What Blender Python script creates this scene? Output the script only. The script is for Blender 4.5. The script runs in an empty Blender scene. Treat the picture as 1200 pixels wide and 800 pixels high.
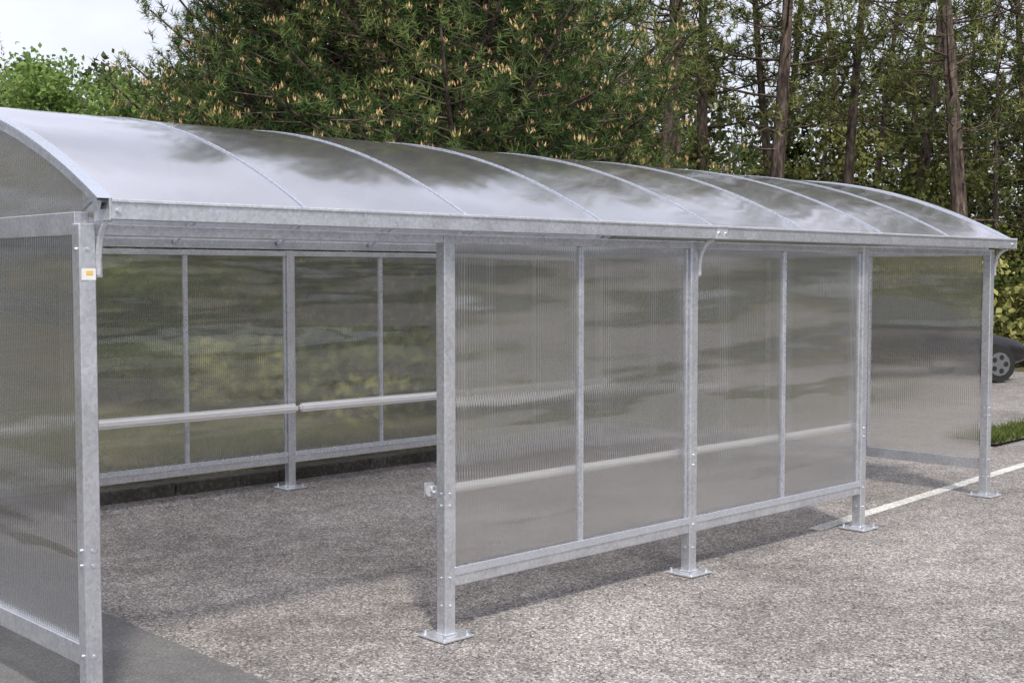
import bpy, math, random
import numpy as np
from mathutils import Vector, Matrix
rng = np.random.default_rng(11); random.seed(11)
scene = bpy.context.scene
COL = scene.collection
R = math.radians

# ------------------------------------------------------------------ helpers
def link(o, parent=None):
    COL.objects.link(o)
    if parent is not None: o.parent = parent
    return o
def empty(name, loc=(0,0,0)):
    e = bpy.data.objects.new(name, None); e.location = loc; e.empty_display_size = .3
    return link(e)
def new_mat(name):
    m = bpy.data.materials.new(name); m.use_nodes = True
    nt = m.node_tree; nt.nodes.clear()
    out = nt.nodes.new('ShaderNodeOutputMaterial')
    return m, nt, out
def N(nt, t, **kw):
    n = nt.nodes.new(t)
    for k, v in kw.items():
        if k in n.inputs: n.inputs[k].default_value = v
        else: setattr(n, k, v)
    return n
def ramp(nt, stops):
    r = nt.nodes.new('ShaderNodeValToRGB'); cr = r.color_ramp
    cr.elements[0].position = stops[0][0]; cr.elements[0].color = (*stops[0][1], 1)
    cr.elements[1].position = stops[-1][0]; cr.elements[1].color = (*stops[-1][1], 1)
    for p, c in stops[1:-1]:
        e = cr.elements.new(p); e.color = (*c, 1)
    return r
def noise(nt, vec, scale, detail=4, rough=.55):
    n = nt.nodes.new('ShaderNodeTexNoise'); n.inputs['Scale'].default_value = scale
    n.inputs['Detail'].default_value = detail; n.inputs['Roughness'].default_value = rough
    if vec is not None: nt.links.new(vec, n.inputs['Vector'])
    return n
def mathn(nt, op, a, b=None, c=None):
    n = nt.nodes.new('ShaderNodeMath'); n.operation = op
    for i, v in enumerate((a, b, c)):
        if v is None: continue
        if isinstance(v, (int, float)): n.inputs[i].default_value = v
        else: nt.links.new(v, n.inputs[i])
    return n.outputs[0]
def mixrgb(nt, f, a, b, mode='MIX'):
    n = nt.nodes.new('ShaderNodeMix'); n.data_type = 'RGBA'; n.blend_type = mode
    for s, v in ((n.inputs[0], f), (n.inputs[6], a), (n.inputs[7], b)):
        if isinstance(v, (int, float)): s.default_value = v
        elif isinstance(v, tuple): s.default_value = (*v, 1)
        else: nt.links.new(v, s)
    return n.outputs[2]
def mixsh(nt, f, a, b):
    n = nt.nodes.new('ShaderNodeMixShader')
    if isinstance(f, (int, float)): n.inputs[0].default_value = f
    else: nt.links.new(f, n.inputs[0])
    nt.links.new(a, n.inputs[1]); nt.links.new(b, n.inputs[2]); return n.outputs[0]

# ------------------------------------------------------------------ materials
def mat_galv(name, base=(.60,.62,.66), rough=.34, metal=.72, var=.26):
    m, nt, out = new_mat(name); L = nt.links.new
    g = N(nt,'ShaderNodeNewGeometry')
    v = nt.nodes.new('ShaderNodeTexVoronoi'); v.inputs['Scale'].default_value = 75
    L(g.outputs['Position'], v.inputs['Vector'])
    n1 = noise(nt, g.outputs['Position'], 6, 4)
    n2 = noise(nt, g.outputs['Position'], 60, 3)
    sp = mixrgb(nt, .35, n1.outputs['Fac'], v.outputs['Color'])
    bw = N(nt,'ShaderNodeRGBToBW'); L(sp, bw.inputs[0])
    r = ramp(nt, [(.2, tuple(c*(1-var) for c in base)), (.5, base), (.8, tuple(min(1,c*(1+var)) for c in base))])
    L(bw.outputs[0], r.inputs[0])
    p = N(nt,'ShaderNodeBsdfPrincipled'); L(r.outputs[0], p.inputs['Base Color'])
    p.inputs['Metallic'].default_value = metal
    L(mathn(nt,'MULTIPLY_ADD', n2.outputs['Fac'], .25, rough-.12), p.inputs['Roughness'])
    L(p.outputs[0], out.inputs[0]); return m
GALV = mat_galv('galvanised_steel')
ALU = mat_galv('aluminium_profile', (.72,.76,.84), .28, .8, .08)
GALV_PALE = mat_galv('pale_zinc', (.70,.72,.76), .34, .65)
RAILM = mat_galv('satin_rail_metal', (.93,.94,.96), .20, .5, .04)

def mat_simple(name, col, rough=.5, metal=0., spec=.5, coat=0.):
    m, nt, out = new_mat(name)
    g = N(nt,'ShaderNodeNewGeometry'); n = noise(nt, g.outputs['Position'], 9, 4)
    c = mixrgb(nt, n.outputs['Fac'], tuple(x*.8 for x in col), tuple(min(1,x*1.2) for x in col))
    p = N(nt,'ShaderNodeBsdfPrincipled', Roughness=rough, Metallic=metal)
    p.inputs['Specular IOR Level'].default_value = spec; p.inputs['Coat Weight'].default_value = coat
    nt.links.new(c, p.inputs['Base Color']); nt.links.new(p.outputs[0], out.inputs[0]); return m

def mat_poly(name, axis, period, amp, body, refl, haze, tcol, rough, body_col, gamp, grough, wscale, wave, gcol=(.95,.95,.98), pw=2.0, web=.16, map_scale=(.30,.30,3.4), tmix=.5):
    """multiwall polycarbonate: fine flutes deflect light sideways along `axis`"""
    m, nt, out = new_mat(name); L = nt.links.new
    g = N(nt,'ShaderNodeNewGeometry'); ax = 0 if axis == 'X' else 1
    sep = N(nt,'ShaderNodeSeparateXYZ'); L(g.outputs['Position'], sep.inputs[0])
    co = sep.outputs[ax]
    ph = mathn(nt,'MULTIPLY', co, 2*math.pi/period)
    s = mathn(nt,'SINE', ph)
    mp = N(nt,'ShaderNodeMapping'); mp.inputs['Scale'].default_value = map_scale
    L(g.outputs['Position'], mp.inputs[0])
    nz = noise(nt, mp.outputs[0], wscale, 3)
    def normal(a, wv):
        cmb = N(nt,'ShaderNodeCombineXYZ')
        if a: L(mathn(nt,'MULTIPLY', s, a), cmb.inputs[ax])
        L(mathn(nt,'MULTIPLY', mathn(nt,'SUBTRACT', nz.outputs['Fac'], .5), wv), cmb.inputs[2])
        if not a: 
            sc = N(nt,'ShaderNodeSeparateXYZ'); L(nz.outputs['Color'], sc.inputs[0])
            L(mathn(nt,'MULTIPLY', mathn(nt,'SUBTRACT', sc.outputs[1], .5), wv), cmb.inputs[1])
        add = N(nt,'ShaderNodeVectorMath', operation='ADD'); L(g.outputs['Normal'], add.inputs[0]); L(cmb.outputs[0], add.inputs[1])
        nrm = N(nt,'ShaderNodeVectorMath', operation='NORMALIZE'); L(add.outputs[0], nrm.inputs[0]); return nrm.outputs[0]
    rf = N(nt,'ShaderNodeBsdfRefraction', IOR=1.12, Roughness=rough); rf.inputs['Color'].default_value = (*tcol,1); L(normal(amp, .5), rf.inputs['Normal'])
    tr = N(nt,'ShaderNodeBsdfTransparent'); tr.inputs['Color'].default_value = (*tcol,1)
    through = mixsh(nt, haze, rf.outputs[0], tr.outputs[0])
    wb = mathn(nt,'POWER', mathn(nt,'ABSOLUTE', mathn(nt,'SINE', mathn(nt,'MULTIPLY', ph, .5))), 8.0)
    df = N(nt,'ShaderNodeBsdfDiffuse'); df.inputs['Color'].default_value = (*body_col,1)
    tl = N(nt,'ShaderNodeBsdfTranslucent'); tl.inputs['Color'].default_value = (*body_col,1)
    milky = mixsh(nt, tmix, df.outputs[0], tl.outputs[0])
    a = mixsh(nt, mathn(nt,'ADD', mathn(nt,'MULTIPLY', wb, web), body), through, milky)
    gl = N(nt,'ShaderNodeBsdfGlossy', Roughness=grough); gl.inputs['Color'].default_value = (*gcol,1); L(normal(gamp, wave), gl.inputs['Normal'])
    lw = N(nt,'ShaderNodeLayerWeight', Blend=.5)
    f = mathn(nt,'MULTIPLY_ADD', mathn(nt,'POWER', lw.outputs['Facing'], pw), refl[1]-refl[0], refl[0])
    a = mixsh(nt, f, a, gl.outputs[0])
    L(a, out.inputs[0]); return m
POLY_X = mat_poly('polycarbonate_sheet_x','X', .018, .9, .10, (.15,.62), .18, (.92,.92,.89), .14, (.66,.66,.63), .22, .055, 1.5, .70, web=.16, tmix=.4)
POLY_Y = mat_poly('polycarbonate_sheet_y','Y', .018, .9, .10, (.15,.62), .18, (.92,.92,.89), .17, (.66,.66,.63), .22, .055, 1.5, .70, web=.16, tmix=.4)
ROOF = mat_poly('polycarbonate_roof','X', .02, .25, .36, (.38,.92), .85, (.97,.97,.99), .15, (.90,.90,.97), 0, .105, 1.3, .22, (.98,.97,1.0), 1.2, .0, (1.3,.55,.55))

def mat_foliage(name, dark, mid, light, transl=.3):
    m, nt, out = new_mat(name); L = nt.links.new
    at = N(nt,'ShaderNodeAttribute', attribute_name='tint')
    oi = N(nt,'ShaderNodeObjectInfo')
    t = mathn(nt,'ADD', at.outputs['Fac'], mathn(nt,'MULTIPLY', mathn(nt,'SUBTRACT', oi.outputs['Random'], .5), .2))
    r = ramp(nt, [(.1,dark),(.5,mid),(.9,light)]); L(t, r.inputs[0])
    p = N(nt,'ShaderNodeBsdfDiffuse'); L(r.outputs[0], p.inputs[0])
    if transl:
        tl = N(nt,'ShaderNodeBsdfTranslucent'); L(r.outputs[0], tl.inputs[0])
        L(mixsh(nt, transl, p.outputs[0], tl.outputs[0]), out.inputs[0])
    else: L(p.outputs[0], out.inputs[0])
    return m
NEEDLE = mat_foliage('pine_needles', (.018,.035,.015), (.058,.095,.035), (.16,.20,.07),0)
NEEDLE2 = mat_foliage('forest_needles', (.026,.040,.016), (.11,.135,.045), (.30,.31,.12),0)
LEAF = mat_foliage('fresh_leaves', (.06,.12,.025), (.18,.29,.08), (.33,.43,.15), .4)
SCRUB = mat_foliage('scrub_leaves', (.025,.038,.012), (.15,.17,.055), (.42,.40,.15), 0)
FAR = mat_foliage('far_foliage', (.03,.042,.022), (.09,.11,.055), (.19,.20,.11),0)
GRASS = mat_foliage('grass_blades', (.03,.05,.012), (.10,.14,.04), (.2,.22,.08),0)
CANDLE = mat_simple('pine_candles', (.58,.40,.20), .7)

def mat_bark():
    m, nt, out = new_mat('pine_bark'); L = nt.links.new
    tc = N(nt,'ShaderNodeTexCoord'); mp = N(nt,'ShaderNodeMapping'); mp.inputs['Scale'].default_value = (1,1,.25)
    L(tc.outputs['Object'], mp.inputs[0]); n = noise(nt, mp.outputs[0], 12, 4, .65)
    r = ramp(nt, [(.3,(.03,.024,.02)),(.5,(.10,.078,.066)),(.72,(.24,.19,.165))]); L(n.outputs['Fac'], r.inputs[0])
    p = N(nt,'ShaderNodeBsdfDiffuse'); L(r.outputs[0], p.inputs[0])
    L(p.outputs[0], out.inputs[0]); return m
BARK = mat_bark()

def mat_asphalt(name, c_dark, c_mid, c_light, speck=.5, stone=55, bump=.6, crack=False):
    m, nt, out = new_mat(name); L = nt.links.new
    g = N(nt,'ShaderNodeNewGeometry'); P = g.outputs['Position']
    big = noise(nt, P, .55, 5, .6); med = noise(nt, P, 4.5, 4, .6); fine = noise(nt, P, 210, 2, .7)
    v = nt.nodes.new('ShaderNodeTexVoronoi'); v.inputs['Scale'].default_value = stone; L(P, v.inputs['Vector'])
    t = mathn(nt,'ADD', mathn(nt,'MULTIPLY', big.outputs['Fac'], .6), mathn(nt,'MULTIPLY', med.outputs['Fac'], .4))
    r = ramp(nt, [(.38,c_dark),(.5,c_mid),(.62,c_light)]); L(t, r.inputs[0])
    bw = N(nt,'ShaderNodeRGBToBW'); L(v.outputs['Color'], bw.inputs[0])
    st = ramp(nt, [(.12,(.25,.24,.23)),(.32,(.80,.79,.78)),(.62,(1.12,1.10,1.09)),(.85,(2.3,2.25,2.2))]); L(bw.outputs[0], st.inputs[0])
    c = mixrgb(nt, speck, r.outputs[0], st.outputs[0], 'MULTIPLY')
    fr = ramp(nt, [(.35,(.5,.5,.5)),(.65,(1.45,1.45,1.45))]); L(fine.outputs['Fac'], fr.inputs[0])
    c = mixrgb(nt, min(1,speck+.2), c, fr.outputs[0], 'MULTIPLY')
    if crack:
        d = noise(nt, P, 16, 3, .7); dr = ramp(nt, [(.62,(1,1,1)),(.72,(.42,.39,.35))]); L(d.outputs['Fac'], dr.inputs[0])
        c = mixrgb(nt, .75, c, dr.outputs[0], 'MULTIPLY')
    p = N(nt,'ShaderNodeBsdfPrincipled', Roughness=.85); L(c, p.inputs['Base Color'])
    p.inputs['Specular IOR Level'].default_value = .3
    b = N(nt,'ShaderNodeBump', Strength=bump, Distance=.005); L(bw.outputs[0], b.inputs['Height']); L(b.outputs[0], p.inputs['Normal'])
    L(p.outputs[0], out.inputs[0]); return m
ASPH = mat_asphalt('worn_asphalt', (.18,.171,.166),(.25,.238,.231),(.325,.31,.302), .82, 92, .7, True)
CONC = mat_asphalt('smooth_concrete', (.14,.14,.14),(.165,.165,.165),(.195,.195,.193), .3, 120, .2)
KERB = mat_asphalt('shaded_kerb_concrete', (.055,.05,.045),(.085,.08,.07),(.13,.12,.11), .4, 40)  # concrete darkened in its colour to carry the shadow strip along the kerb
SOIL = mat_asphalt('leaf_litter_soil', (.05,.045,.025),(.09,.082,.045),(.15,.125,.075), .5, 25)
PAINT = mat_asphalt('worn_white_paint', (.38,.38,.37),(.60,.60,.58),(.75,.75,.72), .4, 100, .6, True)

# ------------------------------------------------------------------ box / mesh
def mesh_obj(name, verts, faces, mats, parent=None, smooth=False):
    me = bpy.data.meshes.new(name); me.from_pydata(verts, [], faces)
    for m in (mats if isinstance(mats,(list,tuple)) else [mats]): me.materials.append(m)
    if smooth: me.polygons.foreach_set('use_smooth', [True]*len(me.polygons))
    me.update(); return link(bpy.data.objects.new(name, me), parent)
def box(name, x0,x1,y0,y1,z0,z1, mat, parent=None, bev=.003):
    import bmesh
    bm = bmesh.new(); bmesh.ops.create_cube(bm, size=1)
    for v in bm.verts:
        v.co = Vector(((x0+x1)/2+v.co.x*(x1-x0), (y0+y1)/2+v.co.y*(y1-y0), (z0+z1)/2+v.co.z*(z1-z0)))
    if bev: bmesh.ops.bevel(bm, geom=bm.edges[:], offset=min(bev,.3*min(x1-x0,y1-y0,z1-z0)), segments=1 if bev<.01 else 3, affect='EDGES')
    me = bpy.data.meshes.new(name); bm.to_mesh(me); bm.free(); me.materials.append(mat)
    return link(bpy.data.objects.new(name, me), parent)
def tubepath(name, pts, r, mat, parent=None):
    cu = bpy.data.curves.new(name,'CURVE'); cu.dimensions='3D'; cu.bevel_depth=r; cu.bevel_resolution=4; cu.use_fill_caps=True
    sp = cu.splines.new('POLY'); sp.points.add(len(pts)-1)
    for p,q in zip(sp.points, pts): p.co=(*q,1)
    cu.materials.append(mat); sp.use_smooth=True
    return link(bpy.data.objects.new(name, cu), parent)

# ------------------------------------------------------------------ the shelter
S = 1.939; DP = 4.25; TOP = 2.0
X0 = .08
PX = [X0, S, 2*S, 3*S, 4*S]
sh = empty('bike_shelter')
hw = .034
def post(tag, x, y, plate=True):
    box('post_'+tag, x-hw,x+hw,y-hw,y+hw,.012,TOP, GALV, sh, .005)
    if plate:
        box('base_plate_'+tag, x-.1,x+.1,y-.1,y+.1,0.0005,.012, GALV_PALE, sh, .002)
        for sx in (-1,1):
            for sy in (-1,1):
                tubepath('anchor_bolt', [(x+sx*.075,y+sy*.075,.010),(x+sx*.075,y+sy*.075,.034)], .009, ALU, sh)
        box('foot_weld_'+tag, x-hw-.005,x+hw+.005,y-hw-.005,y+hw+.005,.0125,.022, GALV_PALE, sh, .003)
for i,x in enumerate(PX):
    post('front_%d'%i, x, 0); post('back_%d'%i, x, DP)
    for z in (.16,.30,.66,.72,1.90):
        tubepath('bolt', [(x-.0,-hw-.006,z),(x,-hw+.004,z)], .007, ALU, sh)
        tubepath('bolt', [(x-hw-.006,.0,z),(x-hw+.004,0,z)], .007, ALU, sh)

def pane(name, pts, mat):
    return mesh_obj(name, pts, [(0,1,2,3)], mat, sh)
def panel_x(tag, xa, xb, y, z0, z1):
    a, b = xa+hw, xb-hw; mid=(xa+xb)/2
    box('bottom_rail_'+tag, a,b,y-.022,y+.022,z0-.085,z0, GALV, sh)
    box('rail_lip_'+tag, a+.001,b-.001,y-.030,y-.0225,z0-.03,z0+.012, ALU, sh,.002)
    box('mullion_'+tag, mid-.018,mid+.018,y-.016,y+.016,z0+.001,z1-.001, GALV, sh)
    box('mullion_cover_'+tag, mid-.006,mid+.006,y-.022,y-.0162,z0+.001,z1-.001, ALU, sh,.002)
    for k,(u,v) in enumerate(((a,mid-.018),(mid+.018,b))):
        if k==0: box('side_profile_'+tag, a+.001,a+.020,y-.014,y+.014,z0+.001,z1-.001,GALV,sh)
        else: box('side_profile_'+tag, b-.020,b-.001,y-.014,y+.014,z0+.001,z1-.001,GALV,sh)
        u2,v2=(a+.018,v+.004) if k==0 else (u-.004,b-.018)
        pane('sheet_'+tag, [(u2,y,z0-.004),(v2,y,z0-.004),(v2,y,z1+.01),(u2,y,z1+.01)], POLY_X)
def panel_y(tag, x, ya, yb, z0, z1):
    a, b = ya+hw, yb-hw
    box('end_bottom_rail_'+tag, x-.022,x+.022,a,b,z0-.085,z0, GALV, sh)
    n=4; st=(b-a)/n
    for k in range(n):
        u=a+k*st; v=u+st
        if k: box('end_mullion_'+tag, x-.016,x+.016,u-.018,u+.018,z0+.001,z1-.001, ALU, sh)
        pane('end_sheet_'+tag, [(x,u+.0185,z0-.004),(x,v-.0185,z0-.004),(x,v-.0185,z1+.01),(x,u+.0185,z1+.01)], POLY_Y)
Z0 = .335; ZT = 1.955
for i in (1,2): panel_x('front_%d'%i, PX[i], PX[i+1], 0, Z0, ZT)
for i in range(4): panel_x('back_%d'%i, PX[i], PX[i+1], DP, .30, ZT)
panel_y('near', PX[0], 0, DP, Z0, ZT); panel_y('far', PX[4], 0, DP, .30, ZT)
XA, XB = PX[0], PX[4]
for i in range(4):
    for tag,y in (('front',0),('back',DP)):
        box('eaves_beam_%s_%d'%(tag,i), PX[i]+hw,PX[i+1]-hw, y-.028,y+.028, ZT,TOP-.002, GALV, sh)
for tag,x in (('near',XA),('far',XB)):
    box('end_beam_'+tag, x-.03,x+.03, -.02+hw, DP-hw, ZT,TOP+.045, GALV, sh)
YF, YB = -.16, DP+.16; ZE = 2.075; RISE = .575
half=(YB-YF)/2; RAD=(half*half+RISE*RISE)/(2*RISE); YC=(YF+YB)/2; ZC=ZE+RISE-RAD
def arc(y, off=0.):
    a=math.asin((y-YC)/RAD); return (YC+(RAD+off)*math.sin(a), ZC+(RAD+off)*math.cos(a))
NS=44; YS=[YF+(YB-YF)*k/NS for k in range(NS+1)]
def arc_sheet(name, xa, xb, off, th, mat, smooth=True):
    V=[];F=[]
    for o,flip in ((off+th,False),(off,True)):
        b0=len(V)
        for y in YS:
            yy,zz=arc(y,o); V += [(xa,yy,zz),(xb,yy,zz)]
        for k in range(NS):
            f=(b0+2*k,b0+2*k+1,b0+2*k+3,b0+2*k+2); F.append(f[::-1] if flip else f)
    for e in (0,1):
        b0=len(V)
        for y in YS:
            x=xa if e==0 else xb
            V += [(x,*arc(y,off+th)),(x,*arc(y,off))]
        for k in range(NS):
            f=(b0+2*k,b0+2*k+2,b0+2*k+3,b0+2*k+1); F.append(f if e==0 else f[::-1])
    return mesh_obj(name, V, F, mat, sh, smooth)
def arc_single(name, xa, xb, off, mat):
    V=[];F=[]
    for y in YS:
        yy,zz=arc(y,off); V += [(xa,yy,zz),(xb,yy,zz)]
    for k in range(NS): F.append((2*k,2*k+1,2*k+3,2*k+2))
    return mesh_obj(name,V,F,mat,sh,True)
seams=[XA+.01]+[PX[i//2]+(PX[(i+1)//2]-PX[i//2])*.5 if i%2 else PX[i//2] for i in range(1,8)]+[XB]
for k in range(8):
    arc_single('roof_sheet_%d'%k, seams[k]-.004, seams[k+1]+.004, .008, ROOF)
for k,x in enumerate(seams):
    w=.008 if 0<k<8 else .032
    arc_sheet('roof_cap_strip_%d'%k, x-w,x+w,.0095,.004 if 0<k<8 else .009, ALU)
    arc_sheet('roof_rafter_%d'%k, x-.012,x+.012,-.032,.034, GALV_PALE)
for tag,x in (('near',XA),('far',XB)):
    V=[];F=[]
    for y in YS:
        yy,zz=arc(min(max(y,.0),DP),-.01); V += [(x,yy,TOP+.03),(x,yy,zz)]
    for k in range(NS): F.append((2*k,2*k+1,2*k+3,2*k+2))
    mesh_obj('gable_sheet_'+tag, V,F,POLY_Y,sh)
GX0, GX1 = XA+.03, XB+.12
for tag,s,ye in (('front',-1,YF),('back',1,YB)):
    lip=(ye+s*.012, ye+s*.004); lo,hi=min(lip),max(lip)
    box('gutter_face_'+tag, GX0,GX1, lo,hi, 2.012,2.088, GALV, sh,.002)
    bl=sorted((ye+s*.004-s*.0002, ye-s*.115))
    box('gutter_floor_'+tag, GX0,GX1, bl[0],bl[1], 2.014,2.020, GALV, sh,.002)
    fl=sorted((ye+s*.022, ye+s*.0122))
    box('gutter_roll_'+tag, GX0+.001,GX1-.001, fl[0],fl[1], 2.076,2.090, GALV_PALE, sh,.003)
    for x in (GX0-.006, GX1+.001):
        cl=sorted((ye+s*.013, ye-s*.12)); box('gutter_cap_'+tag, x,x+.005, cl[0],cl[1], 2.008,2.094, GALV_PALE, sh,.001)
box('gutter_joint', PX[2]+.02,PX[2]+.13, YF-.0165,YF-.0125, 2.013,2.073, GALV_PALE, sh,.001)
for xx in (PX[2]+.04,PX[2]+.11,PX[0]+.06,PX[4]+.05):
    tubepath('gutter_bolt',[(xx,YF-.024,2.045),(xx,YF-.012,2.045)],.009,ALU,sh)
for x in (PX[0]+.0, PX[2], PX[4]):
    pts=[]
    for k in range(11):
        a=k/10*math.pi/2
        pts.append((x+.045, -.03-.10*(1-math.cos(a)), 1.84+.165*math.sin(a)))
    pts = [(x+.045,-.03,1.80)]+pts
    tubepath('gutter_bracket', pts, .013, GALV_PALE, sh)
    box('bracket_tab', x+.0355,x+.062,-.03,.02,1.79,1.87, GALV_PALE, sh,.002)
tubepath('lean_bar_front', [(PX[1]-.03,.095,.72),(PX[3]+.03,.095,.72)], .027, RAILM, sh)
for i in (1,2,3):
    box('bar_bracket_%d'%i, PX[i]-.03,PX[i]+.03,hw,.068,.69,.75, GALV, sh)
    box('bar_bracket_plate_%d'%i, PX[i]-.032,PX[i]+.032,.124,.130,.685,.76, GALV, sh,.002)
    tubepath('bar_bolt',[(PX[i]-.045,.06,.72),(PX[i]-.028,.06,.72)],.009,ALU,sh)
for i in range(4):
    box('lean_bar_back_%d'%i, PX[i]+.012,PX[i+1]-.012, DP-.16,DP-.085,.655,.728, RAILM, sh,.025)
for i in range(5):
    box('back_bar_bracket_%d'%i, PX[i]-.02,PX[i]+.02, DP-.10,DP-hw,.66,.70, GALV, sh)
LAB = mat_simple('label_white',(.75,.75,.72),.5); LABY=mat_simple('label_yellow',(.75,.50,.12),.5)
box('maker_label', XA-.028,XA+.030,-hw-.0025,-hw-.0005,1.78,1.825, LAB, sh,0)
box('maker_label_mark', XA-.010,XA+.018,-hw-.004,-hw-.0026,1.800,1.816, LABY, sh,0)

# ------------------------------------------------------------------ ground
def sheet(name, pts, z, mat, sub=0):
    return mesh_obj(name, [(p[0],p[1],z) for p in pts], [tuple(range(len(pts)))], mat)
sheet('ground', [(-400,-400),(400,-400),(400,400),(-400,400)], -.008, SOIL)
sheet('car_park_asphalt', [(-45,-45),(21,-45),(21,10),(13.5,10),(13.5,4.62),(-45,4.62)], -.004, ASPH)
sheet('pavement', [(-12,-12),(.91,-12),(.91,3.9),(-12,3.9)], 0.0, CONC)
sheet('parking_line', [(5.55,.14),(16,.95),(16,1.06),(5.55,.25)], .0004, PAINT)
kp = empty('kerb')
x=-30.
while x<13.3:
    w=1.0; box('kerb_stone', x+.005,x+w-.005, 4.60+random.uniform(-.006,.006),4.74,-.05,.105+random.uniform(-.006,.006), KERB, kp,.009); x+=w
y=4.75
while y<9.8:
    box('kerb_stone', 13.30,13.44,y+.005,y+.995,-.05,.105, KERB, kp,.009); y+=1.0
gx=np.concatenate([np.linspace(-60,-8,14),np.linspace(-7,13.3,60)]); gy=np.concatenate([np.linspace(4.74,12,36),np.linspace(13,60,20)])
V=[];F=[]
for j,yy in enumerate(gy):
    for i,xx in enumerate(gx):
        d=yy-4.74
        V.append((xx,yy,.085+.35*(1-math.exp(-d/3.))+(.05*math.sin(xx*1.3+yy)+.04*math.sin(xx*2.7-yy*1.9))*min(1,d)+ (random.uniform(-.02,.02) if d>.1 else 0)))
nx=len(gx)
for j in range(len(gy)-1):
    for i in range(nx-1): F.append((j*nx+i,j*nx+i+1,(j+1)*nx+i+1,(j+1)*nx+i))
mesh_obj('soil_bank',V,F,SOIL,None,True)
vi = empty('grass_verge')
ix0,ix1,iy0,iy1=10.65,17.,1.25,1.75
mesh_obj('verge_soil',[(ix0,iy0,.03),(ix1,iy0+.3,.03),(ix1,iy1+.6,.03),(ix0,iy1,.03)],[(0,1,2,3)],SOIL,vi)

# ------------------------------------------------------------------ vegetation
def unit(a): return a/np.maximum(np.linalg.norm(a,axis=1,keepdims=True),1e-9)
class Geo:
    def __init__(s): s.V=[];s.T=[];s.M=[];s.C=[];s.n=0
    def soup(s, verts, tint, mat):
        m=len(verts); s.V.append(verts.reshape(-1,3)); s.T.append(np.arange(m*3).reshape(-1,3)+s.n)
        s.M.append(np.full(m,mat,np.int32)); s.C.append(np.repeat(tint,3)); s.n+=m*3
    def tube(s, pts, rad, sides, mat):
        pts=np.asarray(pts,float); k=len(pts); rings=[]
        for i in range(k):
            d=pts[min(i+1,k-1)]-pts[max(i-1,0)]; d=d/ (np.linalg.norm(d)+1e-9)
            u=np.cross(d,(0.31,.95,.05) if abs(d[2])>.7 else (0,0,1)); u/=np.linalg.norm(u)+1e-9; v=np.cross(d,u)
            a=np.arange(sides)*2*np.pi/sides
            rings.append(pts[i]+rad[i]*(np.cos(a)[:,None]*u+np.sin(a)[:,None]*v))
        V=np.concatenate(rings); T=[]
        for i in range(k-1):
            for j in range(sides):
                a=i*sides+j;b=i*sides+(j+1)%sides;c=a+sides;d_=b+sides; T+= [(a,b,d_),(a,d_,c)]
        s.V.append(V); s.T.append(np.array(T)+s.n); s.M.append(np.full(len(T),mat,np.int32)); s.C.append(np.zeros(len(V))); s.n+=len(V)
    def mesh(s,name,mats):
        V=np.concatenate(s.V);T=np.concatenate(s.T)
        me=bpy.data.meshes.new(name); me.from_pydata(V.tolist(),[],T.tolist())
        for m in mats: me.materials.append(m)
        me.polygons.foreach_set('material_index',np.concatenate(s.M))
        at=me.attributes.new('tint','FLOAT','POINT'); at.data.foreach_set('value',np.concatenate(s.C).astype(np.float32))
        me.update(); print(name,len(T)); return me
def needles(P,D,n,L,W,axlen,tint,fw=.55):
    P=np.repeat(P,n,0);D=np.repeat(D,n,0);t=np.repeat(tint,n); m=len(P)
    a=rng.random((m,1))*axlen
    d=unit(D*fw+unit(rng.normal(size=(m,3)))*.85)
    b=P+D*a; s=unit(np.cross(d,rng.normal(size=(m,3))))*(W/2); l=L*(.7+.5*rng.random((m,1)))
    return np.stack([b-s,b+s,b+d*l],1), np.clip(t+rng.normal(size=m)*.08,0,1)
def leaves(P,n_size,tint):
    m=len(P); d=unit(rng.normal(size=(m,3))); s=unit(np.cross(d,rng.normal(size=(m,3))))
    L=n_size*(.6+.7*rng.random((m,1)))
    a=P-d*L*.5;b=P+s*L*.33;c=P+d*L*.5;e=P-s*L*.33
    return np.concatenate([np.stack([a,b,c],1),np.stack([a,c,e],1)]), np.concatenate([tint,tint])

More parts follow.
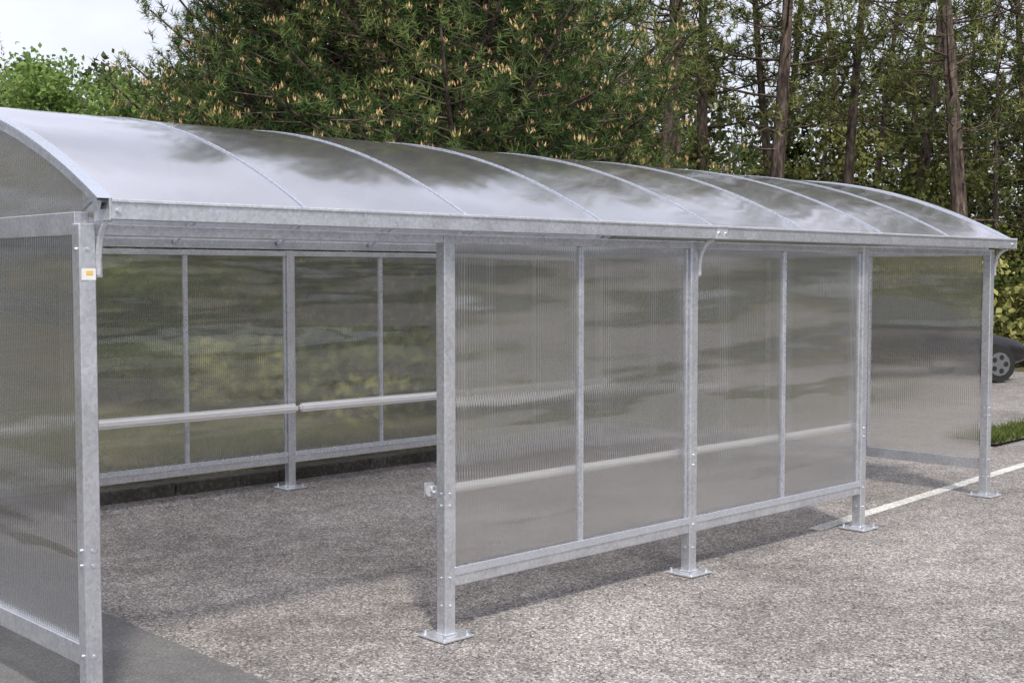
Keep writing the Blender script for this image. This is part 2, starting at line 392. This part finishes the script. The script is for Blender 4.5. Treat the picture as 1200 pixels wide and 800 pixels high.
def pine(name,H,crown0,Rmax,whorl,nbr,tuft_sp,nn,L,W,axlen,mats,candles=0,trunk_r=.16,droop=.15,bare=False,irregular=.25,skip=.3,jit=.06):
    g=Geo()
    k=14; zz=np.linspace(-.3,H,k); ph=rng.random(2)*6
    bend=.03*H
    tx=bend*np.sin(zz/H*3+ph[0]); ty=bend*np.sin(zz/H*2.5+ph[1]); tx-=tx[0];ty-=ty[0]
    cen=np.stack([tx,ty,zz],1); g.tube(cen,trunk_r*(1-zz/H*.8).clip(.1,1.1),9,0)
    P=[];D=[];TT=[]
    z=crown0
    if bare:
        for q in range(8):
            zb=random.uniform(1.6,crown0+2.5); a=random.uniform(0,6.28); ln=random.uniform(.5,1.9)
            c=np.array([np.interp(zb,zz,tx),np.interp(zb,zz,ty),zb]); dd=np.array([math.cos(a),math.sin(a),random.uniform(-.15,.35)])
            g.tube([c,c+dd*ln*.5,c+dd*ln+np.array([0,0,random.uniform(-.3,.3)])],[.03,.018,.006],4,0)
    while z<H-.2:
        f=(z-crown0)/(H-crown0)
        prof=Rmax*((1-f)**.75)*(.75+.35*min(1,f*5)) if not bare else Rmax*(math.sin(math.pi*min(1,(f*.8+.18)))**.6)*(1-f*.4)
        a0=random.uniform(0,6.28)
        for b in range(nbr):
            if bare and random.random()<skip*(1-.6*f): continue
            az=a0+b*6.283/nbr+random.uniform(-.35,.35); ln=prof*random.uniform(1-irregular*1.6,1+irregular)
            if ln<.25: ln=.25
            btint=random.gauss(0,.13)
            c=np.array([np.interp(z,zz,tx),np.interp(z,zz,ty),z+random.uniform(-.1,.1)])
            h=np.array([math.cos(az),math.sin(az),0]); ts=np.linspace(0,1,6); rise=.25+.5*f+random.uniform(-.15,.15)
            path=c+np.outer(ts*ln,h)+np.outer(ln*(rise*ts**1.0*.5-droop*ts*(1-ts)+.22*ts**3),(0,0,1))
            g.tube(path,(.045 if not bare else .03)*(ln/Rmax)*(1-ts*.85)+.005,4,0)
            perp=np.array([-h[1],h[0],0]); t=.22 if not bare else .35
            while t<1:
                pc=np.array([np.interp(t,ts,path[:,i]) for i in range(3)])
                for sd in (-1,1):
                    sl=ln*(.42*(1-t)+.14)*random.uniform(.6,1.2)
                    dv=perp*sd*.8+h*.6+np.array([0,0,random.uniform(-.05,.4)]); dv/=np.linalg.norm(dv)
                    ns=max(1,int(sl/tuft_sp)); e=pc+dv*sl
                    if sl>.45: g.tube([pc,e],[.010,.004],3,0)
                    for q in range(ns):
                        u=(q+1)/ns
                        P.append(pc+dv*sl*u+np.array([random.gauss(0,jit),random.gauss(0,jit),random.gauss(0,jit)]))
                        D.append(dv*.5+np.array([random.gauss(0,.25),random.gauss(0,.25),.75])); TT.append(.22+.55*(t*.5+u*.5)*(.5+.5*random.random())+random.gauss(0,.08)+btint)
                t+=tuft_sp/ln*1.15
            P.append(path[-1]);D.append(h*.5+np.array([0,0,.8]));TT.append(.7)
        z+=whorl*random.uniform(.75,1.2)
    P=np.array(P);D=unit(np.array(D));TT=np.clip(np.array(TT),0,1)
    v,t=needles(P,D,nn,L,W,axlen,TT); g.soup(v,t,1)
    if candles:
        sel=np.where((rng.random(len(P))<candles)&(TT>.42))[0]
        Pc=P[sel]+D[sel]*axlen; m=len(sel)
        for q in range(4):
            up=unit(np.concatenate([rng.normal(size=(m,2))*.3,np.ones((m,1))],1)); base=Pc+rng.normal(size=(m,3))*np.array([.03,.03,.012])
            l=(.025+.035*rng.random((m,1)))
            for ax in ((1,0,0),(0,1,0)):
                s=np.array(ax)*.0095
                g.soup(np.stack([base-s,base+s,base+up*l],1),np.zeros(m),2)
                g.soup(np.stack([base-s,base-up*.025,base+s],1),np.zeros(m),2)
    return g.mesh(name,mats)

def place(name,me,x,y,z=0,rot=0,sc=1.,szz=None):
    o=bpy.data.objects.new(name,me); o.location=(x,y,z); o.rotation_euler=(0,0,rot); o.scale=(sc,sc,szz or sc); return link(o)
def cam_to_world(l,f):   # camera axes, lateral and forward from the camera position (turned 46.1 deg from the shelter) -> world
    return (-2.138+.7206*l+.6934*f, -4.71-.6934*l+.7206*f)

pm=[BARK,NEEDLE,CANDLE]
big1=pine('pine_tree_mesh_a',9.5,.5,2.7,.31,7,.165,22,.13,.013,.15,pm,candles=.34,irregular=.26)
big2=pine('pine_tree_mesh_b',9.0,.5,2.6,.31,7,.165,22,.13,.013,.15,pm,candles=.34,irregular=.30)
for (l,f,me,rt,sc) in ((-3.05,17.2,big1,.4,.98),(-.75,16.3,big2,2.1,1.04),(.4,19.5,big1,3.9,1.05),(-2.6,21.,big2,5.2,1.12),(-5.0,24.,big2,1.2,.9)):
    x,y=cam_to_world(l,f); place('pine_tree',me,x,y,.3,rt,sc)
fm=[BARK,NEEDLE2]
fv=[pine('forest_pine_mesh_%d'%i,15.,(5.2,6.2,2.8)[i],(3.1,2.6,2.5)[i],.72,5,.33,17,.22,.032,.25,fm,trunk_r=(.22,.18,.13)[i],bare=True,irregular=.45,skip=.45,jit=.17) for i in range(3)]
sp=[(3.0,26,1,.9),(4.2,30,1,.95),(5.2,34,0,.95),(5.9,29.5,0,1.),(8.2,40,1,1.),(9.9,37,2,1.),(10.8,35,0,.95),(13.8,44,1,1.),(9.75,27,0,.95),(13.4,33,2,1.),(13.6,28,1,1.),
    (1.6,33,0,1.),(-1.5,36,1,1.),(3.3,42,0,1.1),(17,40,0,1.),(11.8,42,2,1.1),(15.5,37,1,.95),(-17.3,43,2,.72),(-20.0,46,0,.86),(-23.5,42,2,.85),(-25,36,1,.85),(20,34,1,1.),(18,28,0,.9),(7.0,33,1,.9),(8.3,31.5,1,.9),(11.9,31,2,.65),(12.6,36,2,.7),(4.4,37,2,.7)]
for l,f,v,sc in sp:
    x,y=cam_to_world(l,f); place('pine_tree',fv[v],x,y,0,random.uniform(0,6.28),sc)

def broadleaf(name,H,Rm,nl,mats):
    g=Geo(); P=[];T=[]
    g.tube([(0,0,-.2),(.05,.03,H*.3),(-.04,.06,H*.65),(0,0,H*.95)],[.07,.055,.035,.008],7,0)
    for i in range(46):
        z=H*random.uniform(.18,.97); f=z/H; ln=Rm*math.sin(math.pi*min(1,f*.78+.18))**.7*random.uniform(.5,1.2); a=random.uniform(0,6.28)
        d=np.array([math.cos(a),math.sin(a),random.uniform(.3,.9)]); s0=np.array([0,0,z*.92]); e=s0+d*ln
        g.tube([s0,(s0+e)/2+np.array([0,0,.05]),e],[.018,.012,.004],4,0)
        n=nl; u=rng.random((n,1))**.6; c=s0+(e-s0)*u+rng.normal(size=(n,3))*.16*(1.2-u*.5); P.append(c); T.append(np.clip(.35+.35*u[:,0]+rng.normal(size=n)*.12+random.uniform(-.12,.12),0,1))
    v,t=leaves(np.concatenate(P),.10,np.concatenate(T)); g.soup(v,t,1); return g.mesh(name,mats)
bl=broadleaf('broadleaf_mesh',6.,1.4,150,[BARK,LEAF])
for l,f,sc in ((-9.3,25,1.05),(-8.3,23,.94),(-7.1,23.5,.88),(-11.0,26,.98),(-7.9,26,1.0),(-6.3,24,.78),(-12.5,23,.85)):
    x,y=cam_to_world(l,f); place('broadleaf_tree',bl,x,y,.1,random.uniform(0,6),sc)

g=Geo(); C=[];RR=[];CB=[]
def scat(l0,l1,f0,f1,n,hmax,r0=.4,r1=1.,tb=0.):
    for _ in range(n):
        l=random.uniform(l0,l1);f=random.uniform(f0,f1)
        x,y=cam_to_world(l,f)
        if y<5.9 and x<21.8: continue
        if x>12.6 and x<21.8 and y<10.8: continue
        C.append((x,y,random.random()**1.2*hmax+.25)); RR.append(random.uniform(r0,r1)); CB.append(tb)
scat(-16,-2,15,30,200,1.7,tb=-.24); scat(-4,8,15,27,170,2.2,tb=-.24); scat(2,22,28,33,200,2.6,.4,.9,0); scat(2,22,33,40,400,5.4,.5,1.3,0); scat(-26,2,34,46,260,4.0,.7,1.5,-.12); scat(9,15,23,27,130,1.6,.3,.7,0); scat(-10,3,13.5,17,100,1.0,.3,.6,-.2)
C=np.array(C);RR=np.array(RR); nl=150
ct=np.clip(.42+np.array(CB)+rng.normal(size=len(C))*.2,0,1)
Pp=np.repeat(C,nl,0)+unit(rng.normal(size=(len(C)*nl,3)))*(np.repeat(RR,nl)*rng.random(len(C)*nl)**.45)[:,None]*np.array([1,1,.75])
Pp[:,2]=np.maximum(Pp[:,2],.05)
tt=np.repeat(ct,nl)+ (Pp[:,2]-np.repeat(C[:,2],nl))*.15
v,t=leaves(Pp,.16,np.clip(tt,0,1)); g.soup(v,t,0)
link(bpy.data.objects.new('undergrowth',g.mesh('undergrowth',[SCRUB])))

g=Geo(); P=[];T=[]
for i in range(230):
    a=i/230*2*math.pi+random.uniform(-.01,.01); rad=random.uniform(50,78); 
    x=5+rad*math.cos(a); y=5+rad*math.sin(a)
    rx,ry=x+2.138,y+4.71; f=.6934*rx+.7206*ry; l=.7206*rx-.6934*ry
    H=random.uniform(10,14.5)
    if f>0 and -.75<l/f<-.24: H=random.uniform(10.5,13.4)*(math.hypot(l,f)/68)
    if f<0: H=random.uniform(5,8)
    g.tube([(x,y,-.1),(x+.2,y,H*.5),(x,y,H*.95)],[.2,.14,.03],5,0)
    nc=34 if f>0 else 16
    for q in range(nc):
        fz=random.uniform(.12,1.); rr=(3.0*(1-fz)**.55+.3)*random.uniform(.3,1.); b=random.uniform(0,6.28)
        n=56; c=np.array([x+rr*math.cos(b),y+rr*math.sin(b),H*fz]); pr=rng.normal(size=(n,3))*np.array([.62,.62,.42]); P.append(c+pr); T.append(np.clip(random.uniform(.15,.75)+pr[:,2]*.25,0,1))
v,t=leaves(np.concatenate(P),.38,np.concatenate(T)); g.soup(v,t,1)
link(bpy.data.objects.new('distant_trees',g.mesh('distant_trees',[BARK,FAR])))

g=Geo(); n=1500
P=np.stack([rng.uniform(ix0,ix1,n),rng.uniform(iy0,iy1,n),np.full(n,.03)],1); P[:,1]+=(P[:,0]-ix0)*.06
n2=8000; P2=np.stack([rng.uniform(-6,13,n2),4.8+rng.random(n2)**1.6*4,np.full(n2,.12)],1)
P2[:,2]+=.3*(1-np.exp(-(P2[:,1]-4.74)/3))
P=np.concatenate([P,P2]); D=np.tile([[0,0,1.]],(len(P),1))
v,t=needles(P,D,4,.11,.010,.0,np.clip(rng.normal(size=len(P))*.2+.5,0,1),1.1); g.soup(v,t,0)
link(bpy.data.objects.new('grass',g.mesh('grass',[GRASS])))
g=Geo(); n=6000
P=np.stack([rng.uniform(-2,8.5,n),4.58-np.abs(rng.normal(size=n))*.35,np.full(n,.002)],1)
n3=2200; P3=np.stack([rng.uniform(.95,9,n3),rng.uniform(-3,4.5,n3),np.full(n3,.002)],1); P=np.concatenate([P,P3]); m=len(P)
a=rng.random(m)*6.28; d=np.stack([np.cos(a),np.sin(a),np.zeros(m)],1); s=np.stack([-np.sin(a),np.cos(a),np.zeros(m)],1)
l=(.02+.035*rng.random((m,1)))
g.soup(np.stack([P-s*.004,P+s*.004,P+d*l+np.array([0,0,.004])],1),rng.random(m)*.3,0)
link(bpy.data.objects.new('fallen_needles',g.mesh('fallen_needles',[BARK])))

# ------------------------------------------------------------------ parked car
CARP=mat_simple('black_car_paint',(.012,.012,.014),.3,0,.4,.4); TYRE=mat_simple('tyre_rubber',(.015,.015,.015),.85); RIM=mat_simple('wheel_alloy',(.30,.31,.33),.3,.9)
WIN=mat_simple('car_window_glass',(.02,.022,.025),.12,0,.5); LAMP=mat_simple('headlamp_lens',(.55,.56,.58),.12,.3); TAIL=mat_simple('tail_lamp',(.35,.02,.02),.2)
car=empty('parked_car')
def loft(name,secs,mat,mirror=True):
    V=[];F=[];k=len(secs[0][1])
    for x,pr in secs:
        for w,z in pr: V.append((x,w,z))
        for w,z in reversed(pr): V.append((x,-w,z))
    m=2*k
    for i in range(len(secs)-1):
        for j in range(m):
            F.append((i*m+j,i*m+(j+1)%m,(i+1)*m+(j+1)%m,(i+1)*m+j))
    F.append(tuple(range(m))[::-1]); F.append(tuple(range((len(secs)-1)*m,len(secs)*m)))
    o=mesh_obj(name,V,F,mat,car,True)
    b=o.modifiers.new('sub','SUBSURF'); b.levels=1; b.render_levels=2
    return o
def bs(x,wb,hz,low=.24): return (x,[(wb*.9,low),(wb,low+.14),(wb,hz-.18),(wb*.96,hz-.05),(wb*.80,hz)])
loft('body',[bs(-2.12,.70,.80,.34),bs(-2.05,.80,.90,.28),bs(-1.6,.86,.95),bs(-.8,.88,.93),bs(.2,.88,.92),bs(.85,.88,.90),bs(1.5,.85,.80),bs(1.95,.78,.70,.26),bs(2.08,.68,.60,.32)],CARP)
def cs(x,wb,z0,wt,z1): return (x,[(wb,z0),(wb*.5+wt*.5+.02,(z0+z1)/2),(wt,z1-.03),(wt*.8,z1)])
loft('cabin',[cs(-1.75,.78,.86,.66,.93),cs(-1.25,.80,.86,.62,1.36),cs(-.6,.80,.86,.62,1.45),(.1,cs(0,.80,.86,.62,1.43)[1]),cs(.45,.80,.86,.62,1.34),cs(1.15,.76,.84,.66,.90)],CARP)
for s in (-1,1):
    for nm,q in (('side_window_front',[(.95,.95),(.38,1.30),(-.15,1.37),(-.15,.95)]),('side_window_rear',[(-.22,.95),(-.22,1.37),(-.85,1.35),(-1.35,1.15),(-1.45,.97)])):
        V=[(x,s*(.835-(z-.86)*.27),z) for x,z in q]
        mesh_obj(nm,V,[tuple(range(len(V)))],WIN,car)
    for wx in (1.35,-1.28):
        cu=[(wx,s*.70,.31),(wx,s*.895,.31)]
        tubepath('tyre',cu,.31,TYRE,car); tubepath('rim',[(wx,s*.88,.31),(wx,s*.905,.31)],.2,RIM,car)
        for a in range(5):
            aa=a*2*math.pi/5; tubepath('spoke_gap',[(wx+.12*math.cos(aa),s*.90,.31+.12*math.sin(aa)),(wx+.12*math.cos(aa),s*.909,.31+.12*math.sin(aa))],.045,TYRE,car)
    box('headlamp',1.86,2.03,s*.62-.11,s*.62+.11,.52,.63,LAMP,car,.03); box('tail_lamp',-2.12,-1.98,s*.68-.09,s*.68+.09,.66,.84,TAIL,car,.03)
    box('mirror',.72,.86,s*.95-.07,s*.95+.07,.92,1.03,CARP,car,.03)
mesh_obj('windscreen',[(1.10,-.62,.93),(1.10,.62,.93),(.50,.54,1.35),(.50,-.54,1.35)],[(0,1,2,3)],WIN,car)
cx,cy=cam_to_world(6.62,21.6); car.location=(cx,cy,0); car.rotation_euler=(0,0,R(-30))

# ------------------------------------------------------------------ world + light
SUN_EL, SUN_AZ = 52., 212.
w=bpy.data.worlds.new('World'); scene.world=w; w.use_nodes=True; nt=w.node_tree; nt.nodes.clear()
sky=nt.nodes.new('ShaderNodeTexSky'); sky.sky_type='NISHITA'; sky.sun_disc=False; sky.sun_elevation=R(SUN_EL); sky.sun_rotation=R(SUN_AZ)
sky.dust_density=3.; sky.air_density=1.; sky.ozone_density=1.
hs=nt.nodes.new('ShaderNodeHueSaturation'); hs.inputs['Saturation'].default_value=.42; hs.inputs['Value'].default_value=1.25
tc=nt.nodes.new('ShaderNodeTexCoord'); mp=nt.nodes.new('ShaderNodeMapping'); mp.inputs['Scale'].default_value=(1,1,2.5); nt.links.new(tc.outputs['Generated'],mp.inputs[0])
cn=noise(nt,mp.outputs[0],2.2,6,.6); cr=ramp(nt,[(.38,(0,0,0)),(.66,(1,1,1))]); nt.links.new(cn.outputs['Fac'],cr.inputs[0])
nt.links.new(sky.outputs[0],hs.inputs['Color'])
mx=mixrgb(nt, mathn(nt,'MULTIPLY_ADD',cr.outputs[0],.65,.30), hs.outputs[0], (7.5,7.6,8.8))
bg=nt.nodes.new('ShaderNodeBackground'); bg.inputs['Strength'].default_value=.148; nt.links.new(mx,bg.inputs[0])
wo=nt.nodes.new('ShaderNodeOutputWorld'); nt.links.new(bg.outputs[0],wo.inputs[0])
sl=bpy.data.lights.new('sun','SUN'); sl.energy=2.8; sl.angle=R(5); sl.color=(1,.94,.84)
so=link(bpy.data.objects.new('sun',sl)); el,az=R(SUN_EL),R(SUN_AZ)
sv=Vector((math.sin(az)*math.cos(el),math.cos(az)*math.cos(el),math.sin(el))); so.rotation_euler=sv.to_track_quat('Z','Y').to_euler(); so.location=sv*30

# ------------------------------------------------------------------ camera
cd=bpy.data.cameras.new('camera'); cd.lens=44.4; cd.sensor_width=36; cd.clip_end=2000; cd.clip_start=.05
co=link(bpy.data.objects.new('camera',cd)); co.location=(-2.138,-4.71,1.8); co.rotation_euler=(R(90-3.015),0,R(-43.9)); scene.camera=co
scene.view_settings.view_transform='Standard'; scene.view_settings.look='None'; scene.view_settings.exposure=0; scene.view_settings.gamma=1
